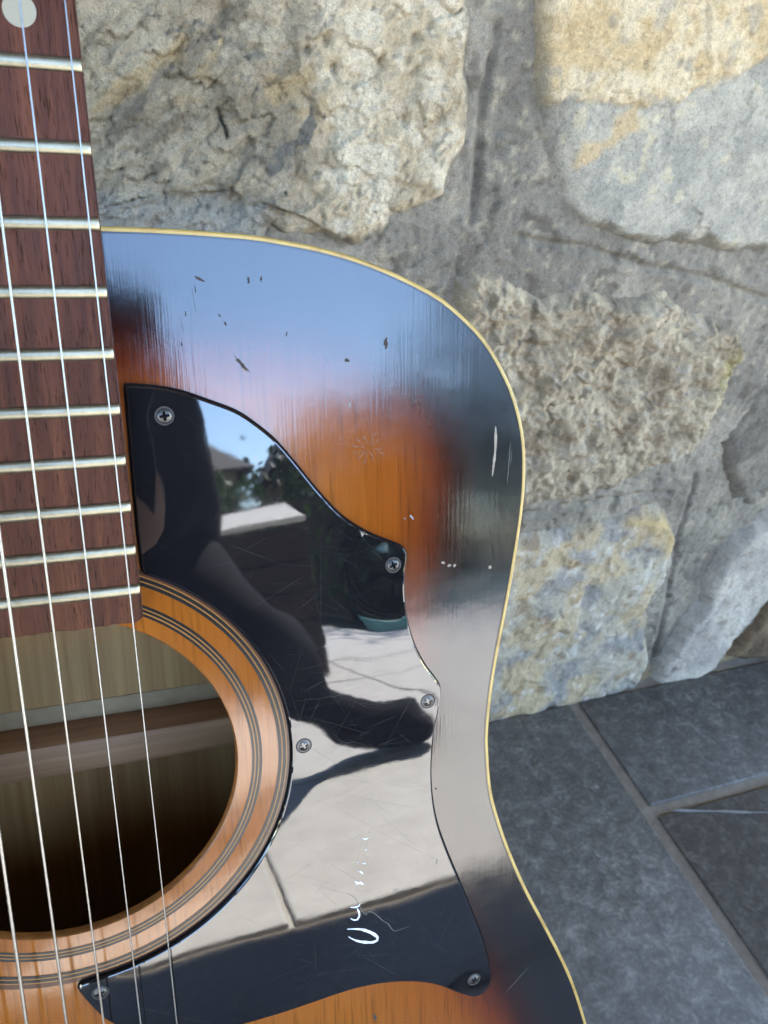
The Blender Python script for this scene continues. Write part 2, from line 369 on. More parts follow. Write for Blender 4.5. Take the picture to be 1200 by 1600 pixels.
bm = bmesh.new(); box(bm, -6, 9, -5.6, -.525, -.06, -.008); terrace = obj('terrace', bm_mesh('terrace', bm), M_pjoint, smooth=False); tag(terrace, kind='structure')
slabs = {}
for i in range(-6, 9):
    for k in range(8):
        w, d = .6, .63
        if 's' not in slabs:
            bm = bmesh.new(); box(bm, .004, w-.004, .004, d-.004, -.03, 0, .004); slabs['s'] = bm_mesh('paving_slab', bm)
        o = obj('paving_slab', slabs['s'], M_pave, terrace, smooth=False); o.location = (i*w+.1, -5.568+k*d, random.uniform(-.002, .002))
M_soil = rough_mat('garden_soil', (.035, .04, .02), (.07, .075, .035), 3)
bm = bmesh.new(); box(bm, -60, 60, -90, -5.6, -.3, -.06); ground = obj('ground', bm_mesh('ground', bm), M_soil, smooth=False); tag(ground, kind='structure')

# ------------------------------------------------------------------ the guitar. Local frame: x across, y up the neck from the tail, z out of the top
guitar = bpy.data.objects.new('acoustic_guitar', None); COL.objects.link(guitar)
gu = Vector((0.99939427, -0.01039199, -0.03321293)); gv = Vector((-0.03478044, -0.33086007, -0.94303867)); gn = Vector((0.00118879, -0.94362260, 0.33102110))
TAIL = .852
gm = Matrix((gu, -gv, gn)).transposed().to_4x4(); gm.translation = Vector((-0.0181037, 0.3364335, 0.8346435))+gv*TAIL
guitar.matrix_world = gm
tag(guitar, 'worn sunburst acoustic guitar with black pickguard leaning against the stone wall', 'guitar')
def L(P): P = np.atleast_2d(np.array(P, float)); return np.stack([P[:, 0]/1000, TAIL-P[:, 1]/1000], 1)   # (u, v) in mm -> local metres
HOLE = (0.0, TAIL-.5161); RI, RO = .05275, .06884

def lacquer_bump(n, l, v_grain):
    g = noise(n, l, v_grain, 1, 3, .6); return g
def wood_top():
    m, n, l, b = mat('sunburst_lacquer', rough=.12, ior=1.59)
    at = node(n, 'ShaderNodeAttribute', attribute_name='edge'); vg = coords(n, l, (900, 30, 200)); vw = coords(n, l)
    g = noise(n, l, vg, 1, 2, .6); g2 = noise(n, l, coords(n, l, (210, 4, 60)), 1, 3, .6); bl = noise(n, l, vw, 30, 4, .6)
    d = math_n(n, l, 'ADD', at.outputs['Fac'], math_n(n, l, 'MULTIPLY', math_n(n, l, 'SUBTRACT', bl, .5), .006))
    d = math_n(n, l, 'ADD', d, math_n(n, l, 'MULTIPLY', math_n(n, l, 'SUBTRACT', g2, .5), .006))
    d = math_n(n, l, 'MULTIPLY', d, 10.0)
    c = ramp(n, l, d, [(.0, (.006, .006, .007)), (.17, (.007, .006, .006)), (.26, (.018, .004, .0025)), (.34, (.070, .013, .003)), (.46, (.15, .038, .004)), (.75, (.185, .058, .008))])
    c = mix(n, l, c, ramp(n, l, g, [(.30, .55), (.45, .95), (.7, 1.08)]), .8, 'MULTIPLY')
    l.new(c, b.inputs['Base Color'])
    l.new(ramp(n, l, noise(n, l, vw, 55, 5, .7), [(.35, .075), (.7, .14)]), b.inputs['Roughness'])
    nb = bump(n, l, g, .00005, .36); nb = bump(n, l, g2, .00003, .15, nb); nb = bump(n, l, noise(n, l, vw, 120, 3, .5), .00005, .5, nb)
    nb = bump(n, l, noise(n, l, coords(n, l, (1, .6, 1)), 22, 2, .5), .0006, .35, nb)
    l.new(nb, b.inputs['Normal']); return m
M_top = wood_top()
def plain_wood(name, c0, c1, sc, rough=.6, ior=1.5, bd=.00012, edge_dark=None):
    m, n, l, b = mat(name, rough=rough, ior=ior); g = noise(n, l, coords(n, l, sc), 1, 5, .62, .2)
    l.new(ramp(n, l, g, [(.3, c0), (.68, c1)]), b.inputs['Base Color']); l.new(bump(n, l, g, bd, .5), b.inputs['Normal']); return m
M_back = plain_wood('raw_back_wood', (.33, .155, .045), (.47, .265, .085), (260, 7, 200), .65)
M_brace = plain_wood('spruce_brace', (.32, .15, .062), (.46, .25, .115), (12, 300, 300), .6)
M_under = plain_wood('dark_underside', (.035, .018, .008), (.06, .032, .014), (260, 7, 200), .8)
M_side = plain_wood('dark_side', (.008, .006, .006), (.02, .012, .010), (20, 300, 20), .2)
M_rim = plain_wood('hole_rim', (.11, .035, .007), (.20, .075, .016), (300, 300, 900), .35)
M_black = mat('black_purfling', (.007, .006, .005), .2, 1.5)[0]
M_tanring = mat('tan_purfling', (.17, .075, .018), .2, 1.5)[0]
M_brown = mat('brown_purfling', (.05, .018, .008), .2, 1.5)[0]
def bind_mat():
    m, n, l, b = mat('cream_binding', rough=.3); f = noise(n, l, coords(n, l), 90, 4, .6)
    l.new(ramp(n, l, f, [(.25, (.18, .095, .022)), (.45, (.31, .205, .052)), (.7, (.36, .25, .072))]), b.inputs['Base Color']); return m
M_bind = bind_mat()
def rosewood():
    m, n, l, b = mat('rosewood', rough=.42, ior=1.25)
    g = noise(n, l, coords(n, l, (520, 26, 60)), 1, 4, .65); g2 = noise(n, l, coords(n, l, (150, 9, 60)), 1, 4, .6); p = noise(n, l, coords(n, l, (2300, 190, 100)), 1, 3, .65)
    c = ramp(n, l, g2, [(.3, (.030, .0085, .0040)), (.5, (.054, .0165, .0068)), (.7, (.092, .030, .012))])
    c = mix(n, l, c, ramp(n, l, g, [(.3, .45), (.48, .95), (.7, 1.25)]), .85, 'MULTIPLY'); c = mix(n, l, c, ramp(n, l, p, [(.36, .25), (.45, 1.0)]), .8, 'MULTIPLY')
    l.new(c, b.inputs['Base Color']); l.new(ramp(n, l, p, [(.36, .8), (.46, .40)]), b.inputs['Roughness'])
    nb = bump(n, l, p, .00025, .6); nb = bump(n, l, g, .00015, .5, nb); l.new(nb, b.inputs['Normal']); return m
M_rose = rosewood()
def metal(name, c, rough, wear=.12):
    m, n, l, b = mat(name, c, rough, 1.5, 1.0); f = noise(n, l, coords(n, l), 700, 4, .65)
    l.new(ramp(n, l, f, [(.3, tuple(x*.78 for x in c)), (.7, c)]), b.inputs['Base Color']); l.new(ramp(n, l, f, [(.3, rough), (.75, rough+wear)]), b.inputs['Roughness']); return m
M_fret = metal('nickel_fret', (.33, .298, .21), .38); M_string = metal('steel_string', (.31, .31, .30), .28); M_wound = metal('bronze_string', (.33, .31, .275), .33)
M_screw = metal('screw_steel', (.10, .096, .09), .34, .25)
M_pearl = mat('aged_pearl_dot', (.23, .20, .13), .35)[0]
M_paper = rough_mat('glue_strip', (.32, .21, .10), (.42, .29, .15), 120, .8, .0003)

def guard_mat():
    m, n, l, b = mat('black_celluloid', (.005, .005, .006), .04, 1.7); v = coords(n, l)
    l.new(ramp(n, l, noise(n, l, v, 60, 6, .75), [(.4, .012), (.75, .055)]), b.inputs['Roughness'])
    nb = bump(n, l, noise(n, l, v, 16, 2, .5), .0006, .3); nb = bump(n, l, noise(n, l, v, 90, 3, .5), .00003, .25, nb)
    l.new(nb, b.inputs['Normal']); return m
M_guard = guard_mat()

RIGHT = [[0,358.9],[14,358.9],[28.0,358.9],[44.3,359.2],[63.8,360.2],[74.0,361.5],[84.6,363.3],[95.3,366.0],[106.7,370.0],[118.3,375.3],[125.6,380.0],[135.7,389.1],[143.7,400.9],[148.4,411.8],[151.0,423.0],[151.6,435.1],[150.9,446.8],[148.9,462.2],[146.4,478.2],[143.6,493.6],[141.3,509.6],[140.2,524.3],[140.4,533.1],[142.0,548.8],[145.3,561.7],[150.3,576.6],[157.6,594.6],[166.2,612.9],[173.7,629.0],[181.2,647.1],[188.5,670.1],[194.5,693],[199,718],[201,742],[199,768],[191,792],[174,815],[146,834],[105,846],[50,851],[0,852]]
half = catmull(RIGHT, 3); left_h = half[1:-1][::-1]*[-1, 1]
OUT = L(np.concatenate([half, left_h]))            # closed body outline, local metres
BINDW = .00135
IN = offset_loop(OUT, BINDW)

def circle(r, k): a = np.arange(k)*2*math.pi/k; return np.stack([HOLE[0]+r*np.cos(a), HOLE[1]+r*np.sin(a)], 1)
def cdt(loops, pts):
    vs = [Vector(p) for lp in loops for p in lp]; ed = []; b = 0
    for lp in loops: k = len(lp); ed += [(b+i, b+(i+1) % k) for i in range(k)]; b += k
    vs += [Vector(p) for p in pts]
    v, e, f, *_ = geometry.delaunay_2d_cdt(vs, ed, [], 1, 1e-7); return np.array([tuple(q) for q in v]), [tuple(q) for q in f]

# soundboard: top surface with hole, underside and rim
gx, gy = np.meshgrid(np.arange(-.2, .2, .0042), np.arange(0, .5, .0042)); gx = gx+(np.arange(gx.shape[0])[:, None] % 2)*.0021
keep = (sdf(gx, gy, IN) > .003) & (np.hypot(gx-HOLE[0], gy-HOLE[1]) > RI+.003)
hl = circle(RI, 160)
v2, f2 = cdt([IN, hl], np.stack([gx[keep], gy[keep]], 1))
ce = np.array([v2[list(f)].mean(0) for f in f2]); ok = (np.hypot(ce[:, 0]-HOLE[0], ce[:, 1]-HOLE[1]) > RI*.999) & inside(ce[:, 0], ce[:, 1], IN)
f2 = [f for f, k in zip(f2, ok) if k]
me = pyd('soundboard', np.column_stack([v2, np.zeros(len(v2))]), f2)
ed = seg_dist(v2[:, 0], v2[:, 1], OUT); a = me.attributes.new('edge', 'FLOAT', 'POINT'); a.data.foreach_set('value', ed.astype(np.float32))
soundboard = obj('soundboard', me, M_top, guitar)
bm = bmesh.new(); prof = [(RI, 0), (RI-.0004, -.0004), (RI-.0005, -.0028), (RI-.0002, -.003), (RI+.010, -.003)]; K = 160; rings = []
for r, z in prof: rings.append([bm.verts.new((p[0], p[1], z)) for p in circle(r, K)])
for A, B in zip(rings, rings[1:]):
    for k in range(K): bm.faces.new((A[k], A[(k+1) % K], B[(k+1) % K], B[k]))
obj('hole_rim', bm_mesh('hole_rim', bm), M_rim, soundboard, sharp=50)
vb, fb = cdt([offset_loop(OUT, .003)[::3], circle(RI, 80)], [])
ce = np.array([vb[list(f)].mean(0) for f in fb]); fb = [f for f, c_ in zip(fb, ce) if np.hypot(c_[0]-HOLE[0], c_[1]-HOLE[1]) > RI*.998]
obj('underside', pyd('underside', np.column_stack([vb, np.full(len(vb), -.003)]), fb), M_under, soundboard, smooth=False)
def annulus(name, r0, r1, z, m, par, K=200):
    A, B = circle(r0, K), circle(r1, K); v = [(*p, z) for p in A]+[(*p, z) for p in B]
    return obj(name, pyd(name, v, [(k, K+k, K+(k+1) % K, (k+1) % K) for k in range(K)]), m, par)
for r0, r1, m_, z in ((57.15, 60.35, M_tanring, .00006), (57.15, 57.9, M_black, .0001), (58.4, 59.1, M_black, .0001), (59.5, 60.35, M_black, .0001),
                      (65.6, 70.2, M_brown, .00005), (66.6, 68.5, M_tanring, .00008), (65.6, 66.6, M_black, .00012), (67.05, 68.05, M_black, .00012)):
    annulus('rosette_ring', r0/1000, r1/1000, z, m_, soundboard)

# binding (top face, rounded corner, side), purfling line, sides, back
prof = [(BINDW, 0.0), (BINDW-.0001, .00008), (.0004, .00008), (.0001, -.0002), (0, -.0006), (0, -.006), (.002, -.006)]
def sweep(name, prof, m, par, sharp=None):
    lo = [np.column_stack([offset_loop(OUT, d), np.full(len(OUT), z)]) for d, z in prof]; k = len(OUT); v = np.concatenate(lo); f = []
    for i in range(len(prof)-1): f += [(i*k+j, i*k+(j+1) % k, (i+1)*k+(j+1) % k, (i+1)*k+j) for j in range(k)]
    return obj(name, pyd(name, v, f), m, par, sharp=sharp)
sweep('binding', prof, M_bind, guitar)
sweep('purfling', [(BINDW+.00045, .00005), (BINDW-.00005, .00006)], M_black, guitar)
BD = -.098
sweep('side', [(.0003, -.006), (.0003, BD-.004), (.0023, BD-.004), (.0023, -.003)], M_side, guitar, 50)
vb, fb = cdt([offset_loop(OUT, .0004)[::3]], [])
nb_ = len(vb); V = np.concatenate([np.column_stack([vb, np.full(nb_, BD)]), np.column_stack([vb, np.full(nb_, BD-.003)])])
back = obj('back', pyd('back', V, fb+[tuple(nb_+i for i in f[::-1]) for f in fb]), M_back, guitar, smooth=False)
def gbox(name, u0, u1, v0, v1, n0, n1, m, par, bev=.0004, sharp=40):
    bm = bmesh.new(); box(bm, u0/1000, u1/1000, TAIL-v1/1000, TAIL-v0/1000, n0/1000, n1/1000, bev); return obj(name, bm_mesh(name, bm), m, par, sharp=sharp)
gbox('brace', -134, 134, 545, 559, -98.5, -78, M_brace, back, .002)
gbox('brace', -150, 150, 430, 443, -98.5, -80, M_brace, back, .002)
gbox('brace', -185, 185, 690, 704, -98.5, -80, M_brace, back, .002)
gbox('glue_strip', -136, 136, 537.5, 545.2, -98.2, -97.4, M_paper, back, .0002)

# fretboard, frets, dots, neck, headstock, nut
SCALE = 648
fv = lambda k: SCALE*(1-2**(-k/12))
hw = lambda v: 21.8+(28.15-21.8)*v/fv(21)
def prism_uv(name, quad, n0, n1, m, par, bev=.0006):
    bm = bmesh.new(); P = L(quad); lo = [bm.verts.new((*p, n0/1000)) for p in P]; hi = [bm.verts.new((*p, n1/1000)) for p in P]; k = len(P)
    bm.faces.new(lo); bm.faces.new(hi)
    for i in range(k): bm.faces.new((lo[i], lo[(i+1) % k], hi[(i+1) % k], hi[i]))
    bmesh.ops.recalc_face_normals(bm, faces=bm.faces)
    if bev: bmesh.ops.bevel(bm, geom=[e for e in bm.edges if abs(e.verts[0].co.z-e.verts[1].co.z) < 1e-6 and e.verts[0].co.z > n1/1000-1e-5], offset=bev, segments=2, affect='EDGES')
    return obj(name, bm_mesh(name, bm), m, par, sharp=45)
rng = random.Random(9); endq = []
for i in range(29):
    u = -28.2+56.4*i/28; endq.append((u, 465.2+rng.uniform(-.25, .25)))
fb_poly = [(-hw(0), 0), (hw(0), 0)]+[(hw(v), v) for v in range(40, 460, 40)]+[(28.25, 463.9)]+endq[::-1][1:-1]+[(-28.25, 463.9)]+[(-hw(v), v) for v in range(440, 0, -40)]
fretboard = prism_uv('fretboard', fb_poly, .0, 7.5, M_rose, guitar, .0005)
for k in range(1, 22):
    v = fv(k); w = hw(v)-.1; bm = bmesh.new(); prof = [(-1.6, 7.3), (-1.55, 7.8), (-1.15, 8.3), (-.55, 8.52), (.1, 8.56), (.7, 8.48), (1.25, 8.15), (1.55, 7.75), (1.6, 7.3)]
    us = [-w, -w+.9, 0, w-.9, w]; rr = []
    for u in us:
        s_ = .55 if abs(u) == w else 1.0
        rr.append([bm.verts.new((u/1000, TAIL-(v+a_+.05*math.sin(u*.9+k))/1000, (7.3+(b_-7.3)*s_)/1000)) for a_, b_ in prof])
    for A, B in zip(rr, rr[1:]):
        for i in range(len(prof)-1): bm.faces.new((A[i], A[i+1], B[i+1], B[i]))
    bm.faces.new(rr[0]); bm.faces.new(rr[-1][::-1])
    obj('fret', bm_mesh('fret', bm), M_fret, fretboard, sharp=55)
def disc(name, u, v, n, r, m, par, k=40):
    p = L([(u, v)])[0]; bm = bmesh.new(); vs_ = [bm.verts.new((p[0]+r*math.cos(i*2*math.pi/k), p[1]+r*math.sin(i*2*math.pi/k), n)) for i in range(k)]; bm.faces.new(vs_)
    lo = [bm.verts.new((q.co.x, q.co.y, n-.0006)) for q in vs_]
    for i in range(k): bm.faces.new((vs_[i], lo[i], lo[(i+1) % k], vs_[(i+1) % k]))
    return obj(name, bm_mesh(name, bm), m, par, smooth=False)
for u, k in ((13.9, 12), (-13.9, 12), (0, 9), (0, 7), (0, 5), (0, 3)): disc('inlay_dot', u, (fv(k)+fv(k-1))/2 if k != 12 else 313.4, .00756, .0036, M_pearl, fretboard)
M_neck = plain_wood('neck_mahogany', (.05, .018, .010), (.09, .035, .018), (200, 8, 200), .3)
bm = bmesh.new(); rr = []
for v in (0, 60, 150, 250, 330, 345, 359, 362):
    w = hw(v)-.15; d = 15+v*.012; d = d if v < 335 else d+(v-335)*1.6
    rr.append([bm.verts.new((w*math.cos(t)/1000, TAIL-v/1000, -d*math.sin(t)/1000)) for t in [i*math.pi/12 for i in range(13)]])
for A, B in zip(rr, rr[1:]):
    for i in range(12): bm.faces.new((A[i], A[i+1], B[i+1], B[i]))
bm.faces.new(rr[0]); bm.faces.new(rr[-1][::-1]); obj('neck', bm_mesh('neck', bm), M_neck, guitar, sharp=60)
gbox('nut', -22, 22, -5, 0, 0, 9.2, M_bind, guitar)
head = prism_uv('headstock', [(-22, -5), (22, -5), (30, -40), (33, -140), (20, -150), (0, -146), (-20, -150), (-33, -140), (-30, -40)], -17, 1, M_neck, guitar, .001)
for s_ in (-1, 1):
    for v in (-45, -80, -115):
        bm = bmesh.new(); tube(bm, [L([(s_*18, v)])[0].tolist()+[.001], L([(s_*18, v)])[0].tolist()+[.014]], .003, 12)
        tube(bm, [L([(s_*30, v)])[0].tolist()+[-.008], L([(s_*42, v)])[0].tolist()+[-.008], L([(s_*52, v)])[0].tolist()+[-.008]], [.0025, .005, .006], 10); obj('tuner', bm_mesh('tuner', bm), M_fret, head)
br = gbox('bridge', -78, 78, 640, 668, .1, 9, M_rose, guitar, .003); gbox('saddle', -36, 36, 646.5, 649.5, 8, 12.3, M_bind, br)
PINS = [-27, -16.0, -4.9, 5.6, 16.4, 27.3]
for u in PINS: disc('bridge_pin', u, 658, .0105, .0036, M_bind, br)
for un, ub, r_, m_ in ((-18, -27, .55, M_wound), (-10.8, -16.0, .46, M_wound), (-3.8, -4.9, .38, M_wound), (4.6, 5.6, .28, M_wound), (12.7, 16.4, .20, M_string), (21.0, 27.3, .17, M_string)):
    # heights: nut 9, saddle 12.4
    bm = bmesh.new(); pts = [(*L([(un*.9, -42)])[0], .0045), (*L([(un, -2)])[0], .0094), (*L([(ub, 648)])[0], .0125), (*L([(ub, 657)])[0], .0095)]
    mid = [(*(L([(un+(ub-un)*t, -2+650*t)])[0]), .0094+.0031*t) for t in np.linspace(.05, .95, 10)]
    tube(bm, [pts[0], pts[1]]+mid+pts[2:], r_*1.12/1000, 8); obj('string', bm_mesh('string', bm), m_, guitar)

# pickguard
GUARD = [[29.2,399.4],[36.9,400.3],[43.8,401.9],[50.9,404.7],[58.0,407.8],[63.1,411.4],[69.0,416.8],[74.9,424.3],[81.1,432.8],[88.3,441.3],[96.7,447.6],[105.4,452.0],[108.4,453.8],[109.4,455.9],[108.8,461.2],[108.6,469.3],[109.6,478.5],[112.0,487.4],[115.9,495.6],[120.0,501.8],[121.3,505.3],[120.5,512.3],[118.8,521.0],[118.0,533.8],[118.5,545.5],[120.3,556.4],[123.8,568.1],[129.7,584.5],[135.8,601.6],[140.4,616.3],[142.7,628.0],[142.4,633.4],[139.5,636.7],[135.2,636.6],[129.0,632.7],[120.6,626.4],[111.2,621.8],[99.9,618.7],[87.6,617.5],[73.5,618.3],[63.0,619.0],[52.7,619.2],[35.3,618.5],[22.9,615.7],[11.3,608.4],[5.2,602.3],[2.4,597.6],[-0.3,592.1],[-1.9,588.2],[-1.2,586.4]]
RG = 69.7
a0 = math.atan2(586.4-516.1, -1.2+3); a1 = math.atan2(452.8-516.1, 29.4)
arc = [(RG*math.cos(t), 516.1+RG*math.sin(t)) for t in np.linspace(math.atan2(69.6, 4), a1, 90)]
G1 = L(np.concatenate([catmull(GUARD, 1.2), np.array(arc), np.array([(29.0, 451), (28.75, 440), (28.9, 420), (29.1, 402)])]))
def clean(P, d=.0003):
    o = [P[0]]
    for q in P[1:]:
        if np.linalg.norm(q-o[-1]) > d: o.append(q)
    return np.array(o)
G1 = clean(G1)
def resample(P, step):
    Q = np.vstack([P, P[:1]]); d = np.r_[0, np.cumsum(np.linalg.norm(np.diff(Q, axis=0), axis=1))]; t = np.linspace(0, d[-1], int(d[-1]/step), endpoint=False)
    return np.stack([np.interp(t, d, Q[:, 0]), np.interp(t, d, Q[:, 1])], 1)
G1 = resample(G1, .0009)
SCREW = [[38.7,408.2],[104.9,458.9],[116.5,508.2],[73.6,516.5],[135.5,628.4],[4.4,591.0]]
T = .0018
top_l = offset_loop(G1, .0006)
gx, gy = np.meshgrid(np.arange(-.004, .146, .0016), np.arange(TAIL-.64, TAIL-.396, .0016)); gx = gx+(np.arange(gx.shape[0])[:, None] % 2)*.0008
kp = sdf(gx, gy, top_l) > .0011
v2, f2 = cdt([top_l], np.stack([gx[kp], gy[kp]], 1)); z = np.full(len(v2), T)
for (u, v), dp, r in zip(SCREW, (.00008, .0006, .00006, .0001, .00004, .00004), (7, 14, 8, 9, 7, 7)):
    p = L([(u, v)])[0]; z -= dp*np.exp(-((v2[:, 0]-p[0])**2+(v2[:, 1]-p[1])**2)/(r/1000)**2)
n0 = len(v2); k = len(G1); V = list(np.column_stack([v2, z])); F = list(f2)
e1 = offset_loop(G1, .00015); V += [(*p, T-.00012) for p in offset_loop(G1, .0003)]+[(*p, T-.0005) for p in G1]+[(*p, .00005) for p in G1]
# the first k CDT vertices are the loop vertices in order
for i in range(k):
    j = (i+1) % k; F += [(i, n0+i, n0+j, j), (n0+i, n0+k+i, n0+k+j, n0+j), (n0+k+i, n0+2*k+i, n0+2*k+j, n0+k+j)]
gme = pyd('pickguard', V, F); bm = bmesh.new(); bm.from_mesh(gme); bmesh.ops.recalc_face_normals(bm, faces=bm.faces); bm.to_mesh(gme); bm.free()
guard = obj('pickguard', gme, M_guard, guitar, sharp=10); tag(guard, 'black scratched pickguard with faded white pen marks')
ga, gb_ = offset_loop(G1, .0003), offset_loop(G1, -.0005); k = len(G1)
M_grime_shade = mat('black_grime_shade', (.006, .005, .005), .8, 1.2)[0]  # black strip round the guard: grime plus painted shade of the edge gap
obj('grime_shade_line', pyd('grime_shade_line', [(*p, .0001) for p in ga]+[(*p, .0001) for p in gb_], [(i, (i+1) % k, k+(i+1) % k, k+i) for i in range(k)]), M_grime_shade, guard, smooth=False)
def gz(u, v):
    p = L([(u, v)])[0]; return T-sum(dp*math.exp(-((p[0]-L([s])[0][0])**2+(p[1]-L([s])[0][1])**2)/(r/1000)**2) for s, dp, r in zip(SCREW, (.00008, .0006, .00006, .0001, .00004, .00004), (7, 14, 8, 9, 7, 7)))
M_dark = mat('screw_slot', (.015, .013, .012), .7)[0]
for i, (u, v) in enumerate(SCREW):
    p = L([(u, v)])[0]; z0 = gz(u, v); rot = rng.uniform(0, 1.5); r0 = .00195; bm = bmesh.new(); rad = [0, .25, .4, .5, .6, .7, .8, .9, .97, 1.0]; rr = []; SEG = 72
    for q in rad:
        ring = []
        for s in range(SEG):
            t = s*2*math.pi/SEG; x, y = q*r0*math.cos(t), q*r0*math.sin(t); zz = .00055*(1-q**2.2)-.00005
            c_, s_ = math.cos(rot), math.sin(rot); xa, ya = x*c_+y*s_, -x*s_+y*c_; w_ = .00034
            if (min(abs(xa), abs(ya)) < w_ and max(abs(xa), abs(ya)) < .00128): zz -= .0008
            ring.append(bm.verts.new((p[0]+x, p[1]+y, z0+zz+.00005)))
        rr.append(ring)
    for A, B in zip(rr, rr[1:]):
        for s in range(SEG):
            try: bm.faces.new((A[s], A[(s+1) % SEG], B[(s+1) % SEG], B[s]))
            except ValueError: pass
    bmesh.ops.remove_doubles(bm, verts=bm.verts, dist=1e-6)
    o = obj('screw', bm_mesh('screw', bm), M_screw, guard, sharp=40)
    bm = bmesh.new(); ring_in = [bm.verts.new((p[0]+.0021*math.cos(s*math.pi/16), p[1]+.0021*math.sin(s*math.pi/16), z0+.00004)) for s in range(32)]; ring_o = [bm.verts.new((p[0]+.00265*math.cos(s*math.pi/16), p[1]+.00265*math.sin(s*math.pi/16), z0+.00006)) for s in range(32)]
    for s in range(32): bm.faces.new((ring_in[s], ring_o[s], ring_o[(s+1) % 32], ring_in[(s+1) % 32]))
    obj('dirt_ring', bm_mesh('dirt_ring', bm), M_dark, guard, smooth=False)

# ribbons: strokes of pen, scratches, chips, cracks
def ribbon(bm, pts, w, zf, taper=True, jag=0.0):
    P = catmull(pts, .8) if len(pts) > 2 else np.array([np.array(pts[0])*(1-t)+np.array(pts[1])*t for t in np.linspace(0, 1, 5)])
    t_ = np.gradient(P, axis=0); t_ /= np.linalg.norm(t_, axis=1)[:, None]+1e-9; nn = np.stack([-t_[:, 1], t_[:, 0]], 1); pr = None; m = len(P)
    for i in range(m):
        k = (min(1, .25+3.2*min(i, m-1-i)/m) if taper else 1)*(1+rng.uniform(-jag, jag)); ww = w*k/2
        A, B = L([P[i]+nn[i]*ww])[0], L([P[i]-nn[i]*ww])[0]; zc = zf(*P[i])
        a, b = bm.verts.new((*A, zc)), bm.verts.new((*B, zc))
        if pr: bm.faces.new((pr[0], a, b, pr[1]))
        pr = (a, b)
def upm(nt_name, c, r): return mat(nt_name, c, r)[0]
M_pen = rough_mat('white_paint_pen', (.34, .37, .40), (.56, .58, .60), 900, .5, .0001)
M_scr = mat('scratch', (.055, .051, .046), .5)[0]; M_scr2 = mat('bright_scratch', (.075, .075, .075), .4)[0]
PEN = [([[86.21, 590.85], [89.11, 591.62], [91.84, 592.74], [94.18, 594.34], [96.14, 596.06], [97.31, 597.78], [97.09, 598.86], [95.68, 599.21], [92.52, 598.25], [89.78, 596.88], [87.47, 595.05], [86.63, 594.12]], 0.89), ([[87.59, 582.15], [89.32, 582.64], [90.49, 582.53], [91.21, 581.62]], 0.57), ([[89.89, 583.02], [90.63, 585.0], [90.71, 586.81], [89.98, 587.93], [88.81, 587.82], [87.48, 586.76]], 0.54), ([[89.37, 571.93], [90.31, 573.05], [91.46, 573.14], [92.61, 574.11]], 0.82), ([[90.6, 568.37], [91.56, 568.62], [92.5, 569.95]], 0.38), ([[92.2, 565.56], [93.16, 565.68], [93.34, 566.15]], 0.57), ([[89.92, 564.67], [90.95, 564.93]], 0.25), ([[93.27, 560.36], [94.03, 560.55]], 0.29), ([[92.41, 555.52], [93.54, 556.18], [94.69, 556.08]], 0.47)]
GRY = [([[86.96, 576.27], [89.03, 578.59], [90.51, 581.43], [91.62, 584.4], [93.33, 586.89], [93.55, 585.84], [95.51, 586.4], [97.65, 588.81], [99.8, 591.69], [101.19, 592.78], [103.37, 596.61], [106.21, 596.77], [109.49, 596.35]], 0.29), ([[120.29, 570.84], [119.56, 573.09]], 0.22), ([[103.14, 579.4], [105.34, 579.42]], 0.22)]
flat = lambda u, v: T+.00006
for P, w in PEN:
    bm = bmesh.new(); ribbon(bm, P, w*1.2, flat, True, .18); obj('pen_mark', bm_mesh('pen_mark', bm), M_pen, guard, smooth=False)
for P, w in GRY:
    bm = bmesh.new(); ribbon(bm, P, w, lambda u, v: T+.00004, True, .2); obj('scratch', bm_mesh('scratch', bm), M_scr, guard, smooth=False)
bm = bmesh.new(); gp = G1
for i in range(640):
    u, v = rng.uniform(0, 140), rng.uniform(400, 634)
    if i % 3: u, v = rng.gauss(92, 22), rng.gauss(525, 48)
    a = rng.choice([rng.gauss(.6, .3), rng.gauss(-.5, .4), rng.uniform(0, 3.1)]); ln = rng.expovariate(1/8)+1.5; ln = min(ln, 32)
    q = [(u+math.cos(a)*ln*t+math.sin(a)*ln*.06*math.sin(t*3), v+math.sin(a)*ln*t) for t in (-.5, 0, .5)]
    arr = L(q)
    if (sdf(arr[:, 0], arr[:, 1], gp) < .0015).any(): continue
    ribbon(bm, q, rng.uniform(.008, .026), lambda u, v: gz(u, v)+.000035, True)
tag(obj('fine_scratches', bm_mesh('fine_scratches', bm), M_scr2, guard, smooth=False), kind='stuff')

M_chipd = rough_mat('dark_chip', (.008, .006, .004), (.035, .022, .014), 900, .8, .0002); M_chipl = rough_mat('pale_chip', (.14, .115, .085), (.24, .20, .16), 900, .7, .0002)
M_chipg = mat('lifted_lacquer', (.13, .11, .10), .25, 1.6)[0]
def chip(u, v, a, b, ang, m, seed):
    r2 = random.Random(seed); bm = bmesh.new(); K = 18; vs_ = []; c_, s_ = math.cos(ang), math.sin(ang); ctr = L([(u, v)])[0]
    cv = bm.verts.new((*ctr, .00005))
    for i in range(K):
        t = i*2*math.pi/K; k = r2.uniform(.4, 1.1); x, y = a*.9*math.cos(t)*k, b*.9*math.sin(t)*k
        p = L([(u+x*c_-y*s_, v+x*s_+y*c_)])[0]; vs_.append(bm.verts.new((*p, .00013)))
    for i in range(K): bm.faces.new((cv, vs_[i], vs_[(i+1) % K]))
    return obj('lacquer_chip', bm_mesh('lacquer_chip', bm), m, soundboard, smooth=False)
